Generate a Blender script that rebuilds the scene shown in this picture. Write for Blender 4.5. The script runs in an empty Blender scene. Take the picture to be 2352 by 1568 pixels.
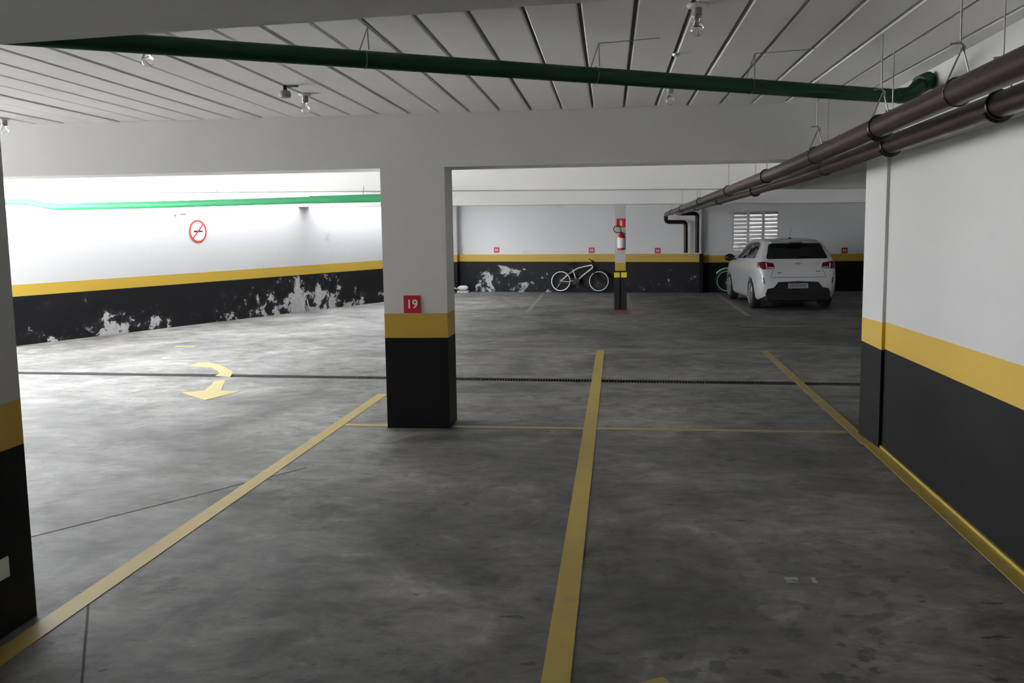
import bpy, bmesh, math, random
from mathutils import Vector, Matrix, noise
from mathutils.bvhtree import BVHTree

random.seed(7)
sc = bpy.context.scene
col = sc.collection
PI = math.pi

# ------------------------------------------------------------------ camera
F_PX, YAW, PITCH, ROLL = 2123.0, 0.1061, 0.1166, -0.0143
cy, sy, cp, sp = math.cos(YAW), math.sin(YAW), math.cos(PITCH), math.sin(PITCH)
fw = Vector((-sy*cp, cy*cp, -sp))
r0 = Vector((cy, sy, 0)); u0 = r0.cross(fw)
c_, s_ = math.cos(ROLL), math.sin(ROLL)
rt = c_*r0 + s_*u0; up = -s_*r0 + c_*u0
cam_d = bpy.data.cameras.new('camera')
cam = bpy.data.objects.new('camera', cam_d); col.objects.link(cam)
M = Matrix((rt, up, -fw)).transposed().to_4x4()
M.translation = Vector((0, 0, 1.6))
cam.matrix_world = M
cam_d.sensor_width = 36.0; cam_d.sensor_fit = 'HORIZONTAL'
cam_d.lens = F_PX/2352*36.0
cam_d.clip_start = 0.05; cam_d.clip_end = 200
sc.camera = cam

# ------------------------------------------------------------------ sky and exposure
w = bpy.data.worlds.new('overcast_sky'); sc.world = w; w.use_nodes = True
bg = w.node_tree.nodes['Background']
bg.inputs[0].default_value = (0.93, 0.965, 1.0, 1)
bg.inputs[1].default_value = 12.0
sun_d = bpy.data.lights.new('hazy_sun', 'SUN'); sun_d.energy = 115.0; sun_d.angle = math.radians(6); sun_d.color = (.98, .98, 1.0)
sun = bpy.data.objects.new('hazy_sun', sun_d); col.objects.link(sun)
sun.rotation_euler = (math.radians(32), 0, math.radians(4)); sun.location = (-20, 8, 20)
sc.view_settings.view_transform = 'Standard'
sc.view_settings.look = 'None'
sc.view_settings.exposure = 0.0
sc.view_settings.gamma = 1.0
sc.view_settings.use_curve_mapping = False
try:
    sc.cycles.use_denoising = True
    sc.cycles.max_bounces = 8
    sc.cycles.diffuse_bounces = 6
    sc.cycles.adaptive_threshold = 0.05
    sc.cycles.glossy_bounces = 4
    sc.cycles.sample_clamp_indirect = 60.0
except Exception:
    pass

def portal(name, loc, size, rot):
    l = bpy.data.lights.new(name, 'AREA'); l.shape = 'RECTANGLE'; l.size, l.size_y = size
    try: l.cycles.is_portal = True
    except Exception: pass
    o = bpy.data.objects.new(name, l); col.objects.link(o); o.location = loc; o.rotation_euler = rot
    return o
# daylight enters through the driveway opening on the left, the roof gap, the wall-top gap and the louvred window
portal('entrance_portal', (-9.85, 8.45, 1.22), (2.4, 7.9), (0, -PI/2, 0))
portal('window_portal', (3.75, 24.85, 1.57), (1.15, 1.0), (-PI/2, 0, 0))

# ------------------------------------------------------------------ object helpers
def tag(o, label=None, cat=None, group=None, kind=None):
    if label: o['label'] = label
    if cat: o['category'] = cat
    if group: o['group'] = group
    if kind: o['kind'] = kind
    return o

def empty(name, loc=(0, 0, 0), rz=0.0):
    o = bpy.data.objects.new(name, None); o.empty_display_size = .1
    o.location = loc; o.rotation_euler = (0, 0, rz); col.objects.link(o); return o

def obj(name, bm, mats, parent=None, smooth=False, bevel=0.0, seg=2):
    me = bpy.data.meshes.new(name)
    bmesh.ops.recalc_face_normals(bm, faces=bm.faces[:])
    if smooth:
        for f in bm.faces: f.smooth = True
    bm.to_mesh(me); bm.free()
    if not isinstance(mats, (list, tuple)): mats = [mats]
    for m in mats: me.materials.append(m)
    o = bpy.data.objects.new(name, me); col.objects.link(o)
    if parent: o.parent = parent
    if bevel:
        b = o.modifiers.new('edge', 'BEVEL'); b.width = bevel; b.segments = seg; b.limit_method = 'ANGLE'
        b.angle_limit = math.radians(40)
    if smooth:
        try: me.set_sharp_from_angle(angle=math.radians(40))
        except Exception: pass
    return o

def copy_tree(o, parent=None):
    c = o.copy(); col.objects.link(c)
    if parent: c.parent = parent
    for ch in list(o.children): copy_tree(ch, c)
    return c

def N(): return bmesh.new()

def box(bm, a, b, mi=0):
    x0, y0, z0 = a; x1, y1, z1 = b
    v = [bm.verts.new(p) for p in ((x0,y0,z0),(x1,y0,z0),(x1,y1,z0),(x0,y1,z0),(x0,y0,z1),(x1,y0,z1),(x1,y1,z1),(x0,y1,z1))]
    for q in ((0,3,2,1),(4,5,6,7),(0,1,5,4),(1,2,6,5),(2,3,7,6),(3,0,4,7)):
        bm.faces.new([v[i] for i in q]).material_index = mi
    return v

def prism(bm, poly, z0, z1, mi=0):
    lo = [bm.verts.new((p[0], p[1], z0)) for p in poly]; hi = [bm.verts.new((p[0], p[1], z1)) for p in poly]
    n = len(poly)
    bm.faces.new(lo[::-1]).material_index = mi; bm.faces.new(hi).material_index = mi
    for i in range(n):
        bm.faces.new((lo[i], lo[(i+1) % n], hi[(i+1) % n], hi[i])).material_index = mi

def tube(bm, pts, r, seg=12, closed=False, caps=True, mi=0):
    pts = [Vector(p) for p in pts]; n = len(pts)
    rs = r if isinstance(r, (list, tuple)) else [r]*n
    rings = []; prev = None
    for i, p in enumerate(pts):
        if closed: t = (pts[(i+1) % n]-pts[i-1]).normalized()
        elif i == 0: t = (pts[1]-pts[0]).normalized()
        elif i == n-1: t = (pts[-1]-pts[-2]).normalized()
        else: t = ((pts[i+1]-p).normalized()+(p-pts[i-1]).normalized()).normalized()
        if prev is None:
            a = Vector((0, 0, 1)) if abs(t.z) < .9 else Vector((1, 0, 0))
            nrm = (a-t*a.dot(t)).normalized()
        else:
            nrm = (prev-t*prev.dot(t)).normalized()
        prev = nrm; bn = t.cross(nrm)
        rings.append([bm.verts.new(p+(nrm*math.cos(k*2*PI/seg)+bn*math.sin(k*2*PI/seg))*rs[i]) for k in range(seg)])
    m = n if closed else n-1
    for i in range(m):
        A, B = rings[i], rings[(i+1) % n]
        for k in range(seg):
            bm.faces.new((A[k], A[(k+1) % seg], B[(k+1) % seg], B[k])).material_index = mi
    if caps and not closed:
        bm.faces.new(rings[0][::-1]).material_index = mi; bm.faces.new(rings[-1]).material_index = mi

def lathe(bm, prof, c=(0, 0, 0), axis='z', seg=20, mi=0):
    rings = []
    for r, h in prof:
        ring = []
        for k in range(seg):
            a = 2*PI*k/seg; x, y = r*math.cos(a), r*math.sin(a)
            p = (x, y, h) if axis == 'z' else ((h, x, y) if axis == 'x' else (x, h, y))
            ring.append(bm.verts.new(Vector(c)+Vector(p)))
        rings.append(ring)
    for i in range(len(rings)-1):
        A, B = rings[i], rings[i+1]
        for k in range(seg):
            bm.faces.new((A[k], A[(k+1) % seg], B[(k+1) % seg], B[k])).material_index = mi
    bm.faces.new(rings[0][::-1]).material_index = mi; bm.faces.new(rings[-1]).material_index = mi

def arc(c, r, a0, a1, n, plane='xz'):
    out = []
    for i in range(n+1):
        a = a0+(a1-a0)*i/n; x, y = r*math.cos(a), r*math.sin(a)
        out.append((c[0]+x, c[1], c[2]+y) if plane == 'xz' else ((c[0], c[1]+x, c[2]+y) if plane == 'yz' else (c[0]+x, c[1]+y, c[2])))
    return out

def rounded(pts, r, n=5):
    """polyline with its inner corners turned into arcs"""
    P = [Vector(p) for p in pts]; out = [P[0]]
    for i in range(1, len(P)-1):
        a = (P[i-1]-P[i]).normalized(); b = (P[i+1]-P[i]).normalized()
        d = min(r, (P[i-1]-P[i]).length*.45, (P[i+1]-P[i]).length*.45)
        A = P[i]+a*d; B = P[i]+b*d
        for k in range(n+1):
            t = k/n; out.append((1-t)**2*A+2*t*(1-t)*P[i]+t*t*B)
    out.append(P[-1]); return out

# ------------------------------------------------------------------ materials
def mat(name, color, rough=.6, metal=0.0, bump=0.0, bscale=30, vary=0.0, vscale=3.0, trans=0.0, emit=None, spec=.5, coat=0.0):
    m = bpy.data.materials.new(name); m.use_nodes = True
    nt = m.node_tree; b = nt.nodes['Principled BSDF']
    b.inputs['Base Color'].default_value = (*color, 1)
    b.inputs['Roughness'].default_value = rough
    b.inputs['Metallic'].default_value = metal
    b.inputs['Specular IOR Level'].default_value = spec
    b.inputs['Transmission Weight'].default_value = trans
    b.inputs['Coat Weight'].default_value = coat
    if vary or bump:
        tc = nt.nodes.new('ShaderNodeTexCoord')
    if vary:
        n = nt.nodes.new('ShaderNodeTexNoise'); n.inputs['Scale'].default_value = vscale; n.inputs['Detail'].default_value = 6
        n.inputs['Roughness'].default_value = .65
        nt.links.new(tc.outputs['Object'], n.inputs['Vector'])
        mx = nt.nodes.new('ShaderNodeMix'); mx.data_type = 'RGBA'
        mx.inputs['A'].default_value = (*[c*(1-vary) for c in color], 1)
        mx.inputs['B'].default_value = (*[min(1, c*(1+vary)) for c in color], 1)
        nt.links.new(n.outputs['Fac'], mx.inputs['Factor']); nt.links.new(mx.outputs['Result'], b.inputs['Base Color'])
    if bump:
        n2 = nt.nodes.new('ShaderNodeTexNoise'); n2.inputs['Scale'].default_value = bscale; n2.inputs['Detail'].default_value = 5
        nt.links.new(tc.outputs['Object'], n2.inputs['Vector'])
        bp = nt.nodes.new('ShaderNodeBump'); bp.inputs['Strength'].default_value = bump; bp.inputs['Distance'].default_value = .01
        nt.links.new(n2.outputs['Fac'], bp.inputs['Height']); nt.links.new(bp.outputs['Normal'], b.inputs['Normal'])
    return m

def nodes_of(m):
    nt = m.node_tree; return nt, nt.nodes, nt.links, nt.nodes['Principled BSDF']

WHITE = mat('white_wall_paint', (.56, .56, .555), .7, bump=.15, bscale=18, vary=.05, vscale=1.5)
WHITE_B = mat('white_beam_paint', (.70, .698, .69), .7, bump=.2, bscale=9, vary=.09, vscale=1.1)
def add_spots(m, seed, lo=.66, dark=.55, scale=2.6):
    nt = m.node_tree; b = nt.nodes['Principled BSDF']; src = b.inputs['Base Color'].links[0].from_socket
    geo = nt.nodes.new('ShaderNodeNewGeometry'); n = nt.nodes.new('ShaderNodeTexNoise'); n.noise_dimensions = '4D'
    n.inputs['W'].default_value = seed; n.inputs['Scale'].default_value = scale; n.inputs['Detail'].default_value = 8; n.inputs['Roughness'].default_value = .7
    nt.links.new(geo.outputs['Position'], n.inputs['Vector'])
    r = nt.nodes.new('ShaderNodeValToRGB'); r.color_ramp.elements[0].position = lo; r.color_ramp.elements[1].position = lo+.08
    nt.links.new(n.outputs['Fac'], r.inputs['Fac'])
    x = nt.nodes.new('ShaderNodeMix'); x.data_type = 'RGBA'; x.blend_type = 'MULTIPLY'
    nt.links.new(src, x.inputs['A']); x.inputs['B'].default_value = (dark, dark, dark*.96, 1)
    nt.links.new(r.outputs['Color'], x.inputs['Factor']); nt.links.new(x.outputs['Result'], b.inputs['Base Color'])
add_spots(WHITE_B, 5.0)
CEIL = mat('white_ceiling_paint', (.74, .735, .73), .75, bump=.2, bscale=7, vary=.10, vscale=.8)
WHITE_C = mat('lit_white_beam_paint', (.84, .84, .83), .7, bump=.2, bscale=9, vary=.04, vscale=1.1)  # paler copy of the beam paint; stronger light on far beams put into colour
YEL = mat('yellow_band_paint', (.60, .395, .05), .5, bump=.1, vary=.07, vscale=2)
BLK = mat('black_band_paint', (.013, .013, .014), .55, spec=.14, bump=.12, bscale=12, vary=.3, vscale=2.5)
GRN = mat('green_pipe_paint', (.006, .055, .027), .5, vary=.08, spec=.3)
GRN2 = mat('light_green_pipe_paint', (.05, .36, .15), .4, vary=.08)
BRN = mat('brown_pipe_paint', (.034, .019, .015), .33, spec=.28, vary=.12, vscale=5)
BRND = mat('dark_clamp_metal', (.02, .016, .016), .4, metal=.3)
WIRE = mat('galvanised_wire', (.30, .29, .28), .45, metal=.6)
GROOVE = mat('joint_mortar', (.30, .29, .28), .9)
PLASW = mat('white_plastic', (.75, .75, .74), .35)
GREYP = mat('grey_plastic', (.30, .30, .30), .45)
BLKP = mat('black_plastic', (.012, .012, .013), .45)
RUB = mat('black_rubber', (.016, .016, .017), .8)
GLASS = mat('bulb_glass', (1, 1, 1), .02, trans=1.0)
RED = mat('red_sign_paint', (.55, .012, .03), .4)
REDX = mat('red_extinguisher_paint', (.55, .01, .02), .25, coat=.5)
SIGNW = mat('white_sign_print', (.80, .80, .78), .5)
SIGNY = mat('pale_yellow_print', (.85, .75, .35), .5)
SAFEY = mat('bright_yellow_rubber', (.85, .72, .03), .5)
STEEL = mat('brushed_steel', (.55, .55, .56), .3, metal=1.0)
GRATE = mat('dark_grate_iron', (.035, .034, .032), .6, metal=.3)
CARW = mat('white_car_paint', (.60, .60, .61), .28, coat=.6)
CARG = mat('dark_car_glass', (.006, .007, .009), .04, spec=.6)
LAMPR = mat('red_lamp_lens', (.13, .003, .010), .15, coat=.6)
LAMPW = mat('clear_lamp_lens', (.75, .70, .70), .15)
CHROME = mat('chrome', (.8, .8, .8), .12, metal=1.0)
ALLOY = mat('alloy_rim', (.50, .50, .50), .3, metal=.7)
BLUEP = mat('plate_blue', (.01, .02, .12), .4)
PLATE = mat('plate_grey', (.38, .40, .38), .45)
BIKEW = mat('cream_bike_paint', (.80, .78, .68), .3, coat=.4)
LIME = mat('lime_bike_paint', (.16, .80, .08), .35)
LIMER = mat('pale_green_rim', (.45, .75, .50), .4)
CONC = mat('outside_concrete', (.58, .57, .55), .85, vary=.1)
BAG = mat('white_bag_plastic', (.78, .77, .80), .45, bump=.5, bscale=20)
BOARD = mat('pale_board', (.62, .56, .54), .7)
BULBM = mat('bulb_metal', (.35, .34, .33), .4, metal=.5)
TUBE = mat('fluorescent_tube_glass', (.80, .80, .80), .3)

def stained_white(name, seed, k=1.0):
    """white wall with faint grey scuffs"""
    m = mat(name, (.70, .71, .73), .7, bump=.15, bscale=18)
    nt, nn, L, b = nodes_of(m)
    tc = nn.new('ShaderNodeTexCoord')
    n = nn.new('ShaderNodeTexNoise'); n.noise_dimensions = '4D'; n.inputs['W'].default_value = seed
    n.inputs['Scale'].default_value = 1.6; n.inputs['Detail'].default_value = 9; n.inputs['Roughness'].default_value = .72
    L.new(tc.outputs['Object'], n.inputs['Vector'])
    r = nn.new('ShaderNodeValToRGB'); r.color_ramp.elements[0].position = .60; r.color_ramp.elements[1].position = .74
    L.new(n.outputs['Fac'], r.inputs['Fac'])
    mx = nn.new('ShaderNodeMix'); mx.data_type = 'RGBA'
    mx.inputs['A'].default_value = (.72*k, .725*k, .745*k, 1); mx.inputs['B'].default_value = (.50*k, .50*k, .51*k, 1)
    L.new(r.outputs['Color'], mx.inputs['Factor']); L.new(mx.outputs['Result'], b.inputs['Base Color'])
    return m
WHITE_L = stained_white('scuffed_white_wall_paint', 3.0, .88)
WHITE_F = stained_white('scuffed_white_back_wall_paint', 9.0, 1.1)

def peeling(name, seed, spots, base=.46, zfade=.75):
    """black paint flaking off pale plaster; spots = (x, y, radius) patches of heavier flaking"""
    m = mat(name, (.02, .02, .022), .5, bump=.1, spec=.22)
    nt, nn, L, b = nodes_of(m)
    geo = nn.new('ShaderNodeNewGeometry')
    sep = nn.new('ShaderNodeSeparateXYZ'); L.new(geo.outputs['Position'], sep.inputs[0])
    n = nn.new('ShaderNodeTexNoise'); n.noise_dimensions = '4D'; n.inputs['W'].default_value = seed
    n.inputs['Scale'].default_value = 3.4; n.inputs['Detail'].default_value = 10; n.inputs['Roughness'].default_value = .66
    n.inputs['Distortion'].default_value = .6
    L.new(geo.outputs['Position'], n.inputs['Vector'])
    def math_(op, a, bb, clamp=False):
        q = nn.new('ShaderNodeMath'); q.operation = op; q.use_clamp = clamp
        for i, v in enumerate((a, bb)):
            if v is None: continue
            if isinstance(v, (int, float)): q.inputs[i].default_value = v
            else: L.new(v, q.inputs[i])
        return q.outputs[0]
    acc = None
    for (x, y, z, rad, amt) in spots:
        vd = nn.new('ShaderNodeVectorMath'); vd.operation = 'DISTANCE'
        L.new(geo.outputs['Position'], vd.inputs[0]); vd.inputs[1].default_value = (x, y, z)
        k = math_('SUBTRACT', 1.0, math_('DIVIDE', vd.outputs['Value'], rad), True)
        k = math_('MULTIPLY', k, amt)
        acc = k if acc is None else math_('MAXIMUM', acc, k)
    zf = math_('MULTIPLY', math_('SUBTRACT', zfade, sep.outputs['Z']), .10)
    s = math_('ADD', math_('ADD', n.outputs['Fac'], acc), zf)
    r = nn.new('ShaderNodeValToRGB'); r.color_ramp.elements[0].position = base+.22; r.color_ramp.elements[1].position = base+.245
    L.new(s, r.inputs['Fac'])
    # pale ghosting around the flakes
    r2 = nn.new('ShaderNodeValToRGB'); r2.color_ramp.elements[0].position = base+.15; r2.color_ramp.elements[1].position = base+.30
    r2.color_ramp.elements[1].color = (.25, .25, .25, 1)
    L.new(s, r2.inputs['Fac'])
    mx0 = nn.new('ShaderNodeMix'); mx0.data_type = 'RGBA'
    mx0.inputs['A'].default_value = (.012, .012, .014, 1); mx0.inputs['B'].default_value = (.22, .22, .24, 1)
    L.new(r2.outputs['Color'], mx0.inputs['Factor'])
    n3 = nn.new('ShaderNodeTexNoise'); n3.inputs['Scale'].default_value = 16; n3.inputs['Detail'].default_value = 6
    L.new(geo.outputs['Position'], n3.inputs['Vector'])
    pl = nn.new('ShaderNodeMix'); pl.data_type = 'RGBA'
    pl.inputs['A'].default_value = (.30, .30, .31, 1); pl.inputs['B'].default_value = (.72, .71, .72, 1)
    L.new(n3.outputs['Fac'], pl.inputs['Factor'])
    mx = nn.new('ShaderNodeMix'); mx.data_type = 'RGBA'
    L.new(mx0.outputs['Result'], mx.inputs['A']); L.new(pl.outputs['Result'], mx.inputs['B'])
    L.new(r.outputs['Color'], mx.inputs['Factor']); L.new(mx.outputs['Result'], b.inputs['Base Color'])
    return m
PEEL_L = peeling('flaking_black_paint_side', 1.7,
    [(-8.35, 14.7, .05, .55, .20), (-7.95, 15.6, .05, .5, .10), (-7.3, 17.0, .05, .7, .14), (-6.9, 18.0, .1, .8, .17),
     (-6.55, 19.0, .25, .9, .24), (-6.2, 19.8, .2, .9, .22), (-5.8, 20.8, .1, .6, .14)])
PEEL_F = peeling('flaking_black_paint_back', 4.2,
    [(-3.3, 25.35, .30, .6, .20), (-2.9, 25.3, .62, .4, .22), (-2.4, 25.15, .25, .8, .12), (-1.6, 25.0, .3, .6, .09), (-3.5, 25.4, .1, .3, .15)])

def floor_material():
    m = mat('polished_concrete_floor', (.3, .3, .29), .45)
    nt, nn, L, b = nodes_of(m)
    geo = nn.new('ShaderNodeNewGeometry')
    def noise_(scale, detail, rough, vec=None, dist=0.0, w_=0.0):
        n = nn.new('ShaderNodeTexNoise'); n.noise_dimensions = '4D'; n.inputs['W'].default_value = w_
        n.inputs['Scale'].default_value = scale; n.inputs['Detail'].default_value = detail
        n.inputs['Roughness'].default_value = rough; n.inputs['Distortion'].default_value = dist
        L.new(vec or geo.outputs['Position'], n.inputs['Vector']); return n.outputs['Fac']
    def map_(scale, rot=0):
        mp = nn.new('ShaderNodeMapping'); mp.inputs['Scale'].default_value = scale; mp.inputs['Rotation'].default_value = (0, 0, rot)
        L.new(geo.outputs['Position'], mp.inputs['Vector']); return mp.outputs[0]
    def ramp(f, stops):
        r = nn.new('ShaderNodeValToRGB'); e = r.color_ramp.elements
        e[0].position, e[0].color = stops[0][0], (*stops[0][1], 1)
        e[1].position, e[1].color = stops[-1][0], (*stops[-1][1], 1)
        for p, c in stops[1:-1]:
            q = e.new(p); q.color = (*c, 1)
        L.new(f, r.inputs['Fac']); return r.outputs['Color']
    def mix(f, a, bb, mode='MIX'):
        x = nn.new('ShaderNodeMix'); x.data_type = 'RGBA'; x.blend_type = mode
        if isinstance(f, float): x.inputs['Factor'].default_value = f
        else: L.new(f, x.inputs['Factor'])
        for k, v in (('A', a), ('B', bb)):
            if isinstance(v, tuple): x.inputs[k].default_value = (*v, 1)
            else: L.new(v, x.inputs[k])
        return x.outputs['Result']
    g = lambda v: (v, v*.985, v*.965)
    c = ramp(noise_(.55, 10, .66, dist=.8), [(.32, g(.055)), (.42, g(.14)), (.50, g(.21)), (.60, g(.28)), (.72, g(.42))])
    fine = ramp(noise_(1.0, 12, .76, map_((3.2, 6, 1), .12), dist=.6, w_=3), [(.34, g(.45)), (.5, g(.95)), (.66, g(1.5))])
    c = mix(.85, c, fine, 'MULTIPLY')
    mid = ramp(noise_(1.9, 12, .74, dist=1.2, w_=12), [(.38, g(.38)), (.46, g(.85)), (.55, g(1.0)), (.64, g(1.55))])
    c = mix(.75, c, mid, 'MULTIPLY')
    big = ramp(noise_(.22, 4, .5, w_=8.5), [(.35, g(.70)), (.65, g(1.12))])
    c = mix(.8, c, big, 'MULTIPLY')
    # oil drips and tyre stains; the two widest far patches paint in low light
    sp_ = ramp(noise_(1.0, 4, .55, map_((9, 9, 1)), w_=1.2), [(.57, (0, 0, 0)), (.62, (1, 1, 1))])
    acc = None
    for (x, y, rad) in ((.75, 3.4, 1.3), (1.1, 4.3, .9), (-.7, 6.3, .7), (-.9, 5.2, .6), (.9, 6.5, .8), (1.2, 9.0, 1.2), (3.4, 19.0, 4.0), (1.9, 15.0, 3.4), (-1.0, 2.9, .8)):
        vd = nn.new('ShaderNodeVectorMath'); vd.operation = 'DISTANCE'
        L.new(geo.outputs['Position'], vd.inputs[0]); vd.inputs[1].default_value = (x, y, 0)
        q = nn.new('ShaderNodeMapRange'); q.inputs['From Min'].default_value = rad; q.inputs['From Max'].default_value = 0
        L.new(vd.outputs['Value'], q.inputs['Value'])
        if acc is None: acc = q.outputs['Result']
        else:
            a = nn.new('ShaderNodeMath'); a.operation = 'MAXIMUM'; L.new(acc, a.inputs[0]); L.new(q.outputs['Result'], a.inputs[1]); acc = a.outputs[0]
    drip = nn.new('ShaderNodeMath'); drip.operation = 'MULTIPLY'; L.new(acc, drip.inputs[0]); L.new(sp_, drip.inputs[1])
    drip2 = nn.new('ShaderNodeMath'); drip2.operation = 'MULTIPLY'; L.new(drip.outputs[0], drip2.inputs[0]); drip2.inputs[1].default_value = .85
    c = mix(drip2.outputs[0], c, (.045, .045, .045))
    dirt_shade = nn.new('ShaderNodeMath'); dirt_shade.operation = 'MULTIPLY'; L.new(acc, dirt_shade.inputs[0])
    L.new(ramp(noise_(1.6, 8, .7, w_=6), [(.30, (.1, .1, .1)), (.65, (.9, .9, .9))]), dirt_shade.inputs[1])
    c = mix(dirt_shade.outputs[0], c, (.055, .055, .055))
    # scattered dark spots and thin scuffs
    sm = ramp(noise_(1.0, 3, .5, map_((7, 14, 1), .35), w_=21), [(.655, (0, 0, 0)), (.69, (1, 1, 1))])
    c = mix(sm, c, (.05, .05, .048))
    sl = ramp(noise_(1.0, 6, .6, map_((2.2, 22, 1), -.25), dist=.3, w_=31), [(.68, (0, 0, 0)), (.74, (.7, .7, .7))])
    c = mix(sl, c, (.40, .395, .38))
    L.new(c, b.inputs['Base Color'])
    rr = ramp(noise_(1.1, 8, .7, w_=2.2), [(.3, (.44, .44, .44)), (.7, (.72, .72, .72))])
    L.new(rr, b.inputs['Roughness'])
    bp = nn.new('ShaderNodeBump'); bp.inputs['Strength'].default_value = .35; bp.inputs['Distance'].default_value = .006
    L.new(noise_(5, 9, .65, w_=5), bp.inputs['Height']); L.new(bp.outputs['Normal'], b.inputs['Normal'])
    return m
FLOOR = floor_material()

def worn_paint(name, color, wear, scale=7.0):
    """floor paint rubbed through to the concrete"""
    m = mat(name, color, .5)
    nt, nn, L, b = nodes_of(m)
    geo = nn.new('ShaderNodeNewGeometry')
    n = nn.new('ShaderNodeTexNoise'); n.inputs['Scale'].default_value = scale; n.inputs['Detail'].default_value = 9; n.inputs['Roughness'].default_value = .7
    L.new(geo.outputs['Position'], n.inputs['Vector'])
    r = nn.new('ShaderNodeValToRGB'); r.color_ramp.elements[0].position = .62-wear*.45; r.color_ramp.elements[1].position = .85-wear*.35
    L.new(n.outputs['Fac'], r.inputs['Fac'])
    n2 = nn.new('ShaderNodeTexNoise'); n2.inputs['Scale'].default_value = 1.3; n2.inputs['Detail'].default_value = 6
    L.new(geo.outputs['Position'], n2.inputs['Vector'])
    d = nn.new('ShaderNodeMix'); d.data_type = 'RGBA'
    d.inputs['A'].default_value = (*[k*.6 for k in color], 1); d.inputs['B'].default_value = (*color, 1)
    L.new(n2.outputs['Fac'], d.inputs['Factor'])
    x = nn.new('ShaderNodeMix'); x.data_type = 'RGBA'
    L.new(d.outputs['Result'], x.inputs['A']); x.inputs['B'].default_value = (.24, .235, .22, 1)
    L.new(r.outputs['Color'], x.inputs['Factor']); L.new(x.outputs['Result'], b.inputs['Base Color'])
    return m
LINE = worn_paint('worn_yellow_line_paint', (.58, .43, .075), .18)
LINE2 = worn_paint('faded_yellow_line_paint', (.52, .38, .08), .36)
LINE3 = worn_paint('very_faded_yellow_paint', (.30, .26, .13), .8)
LINEW = worn_paint('faded_white_line_paint', (.40, .40, .38), .5)
REDF = worn_paint('worn_red_floor_paint', (.35, .03, .02), .3)
ORNF = worn_paint('worn_orange_floor_paint', (.34, .16, .06), .6)

# ------------------------------------------------------------------ SETTING: floor
def yd(x): return 9.84-.07*(x+.2)          # near edge of the drain slot
XL, XR, DL, DR = -9.8, 7.4, -7.3, 3.1
bm = N()
prism(bm, [(XL, -5), (XR, -5), (XR, yd(DR)), (DR, yd(DR)), (DL, yd(DL)), (XL, yd(DL))], -.15, 0)
prism(bm, [(XL, yd(DL)+.21), (DL, yd(DL)+.21), (DR, yd(DR)+.21), (XR, yd(DR)+.21), (XR, 27.5), (XL, 27.5)], -.15, 0)
prism(bm, [(XL, yd(DL)), (DL, yd(DL)), (DL, yd(DL)+.21), (XL, yd(DL)+.21)], -.15, 0)
prism(bm, [(DR, yd(DR)), (XR, yd(DR)), (XR, yd(DR)+.21), (DR, yd(DR)+.21)], -.15, 0)
floor = obj('floor', bm, FLOOR)
tag(floor, 'stained grey concrete garage floor with yellow parking lines', 'floor', kind='structure')

def strip(name, a, b, width, m, z=.0025, parent=floor, poly=None):
    bm = N()
    if poly is None:
        a = Vector((*a, 0)); b = Vector((*b, 0)); d = (b-a).normalized(); n = Vector((-d.y, d.x, 0))*width/2
        n_seg = max(1, int((b-a).length/1.0))
        poly = [a+n]+[b+n]+[b-n]+[a-n]
        poly = [(p.x, p.y) for p in poly]
    prism(bm, poly, 0.0, z)
    return obj(name, bm, m, parent)

# parking lines (painted film on the slab)
tag(strip('yellow_line', (-2.37, 1.2), (-2.285, 9.05), .105, LINE), 'left yellow bay line running past the pillars')
tag(strip('yellow_line', (-.21, 1.2), (-.125, 12.5), .105, LINE, z=.003), 'middle yellow bay line')
tag(strip('yellow_line', (1.800, 2.4), (1.925, 7.0), .085, LINE), 'yellow bay line along the wall base')
tag(strip('yellow_line', (1.915, 7.0), (2.04, 12.5), .09, LINE2), 'faded yellow bay line beyond the pier')
bm = N(); prism(bm, [(-2.24, 7.50), (-1.86, 7.487), (-1.86, 7.562), (-2.24, 7.575)], 0, .0025)
obj('yellow_line', bm, LINE, floor)
tag(strip('yellow_line', (-1.31, 7.505), (1.86, 7.405), .075, LINE2), 'faded cross line between column and pier')
tag(strip('yellow_line', (-2.2, 12.74), (2.04, 12.46), .09, LINE3), 'very faded cross line')
tag(strip('yellow_line', (-6.42, 13.04), (-6.12, 13.05), .10, LINE), 'short bright yellow dash')
strip('yellow_line', (2.70, 24.0), (2.58, 17.6), .09, LINE3)
strip('yellow_line', (.47, 24.2), (.42, 19.0), .09, LINE3)
strip('yellow_line', (-1.75, 24.6), (-1.66, 18.6), .09, LINE3)
strip('yellow_line', (.10, 3.13), (.20, 3.19), .05, LINE2)
strip('yellow_line', (2.18, 15.78), (3.21, 15.60), .05, LINEW)
tag(strip('red_marking', (0, 18.72), (0, 18.72), 1, REDF, poly=[(.03, 18.5), (.42, 18.48), (.42, 19.1), (.03, 19.1)]), 'red painted patch in front of the extinguisher column')
strip('orange_marking', (0, 0), (0, 0), 1, ORNF, poly=[(.42, 18.2), (.66, 18.2), (.66, 18.75), (.42, 18.75)], z=.002)
# turn arrow
arrow = [(-5.26,11.301),(-5.126,11.301),(-4.941,11.145),(-4.698,10.843),(-4.481,10.523),(-4.389,10.253),(-4.35,10.13)]
arrow_in = [(-4.56,10.20),(-4.598,10.418),(-4.742,10.661),(-4.91,10.879),(-5.101,10.952),(-5.26,11.0)]
bm = N(); prism(bm, arrow+arrow_in, 0, .003)
prism(bm, [(-4.32,9.90),(-4.25,9.75),(-4.186,9.546),(-4.062,9.214),(-3.833,9.165),(-3.985,8.657),(-4.437,9.099),(-4.24,9.211),(-4.33,9.572),(-4.408,9.839)], 0, .003)
tag(obj('yellow_arrow', bm, LINE, floor), 'curved yellow turn arrow')
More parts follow.
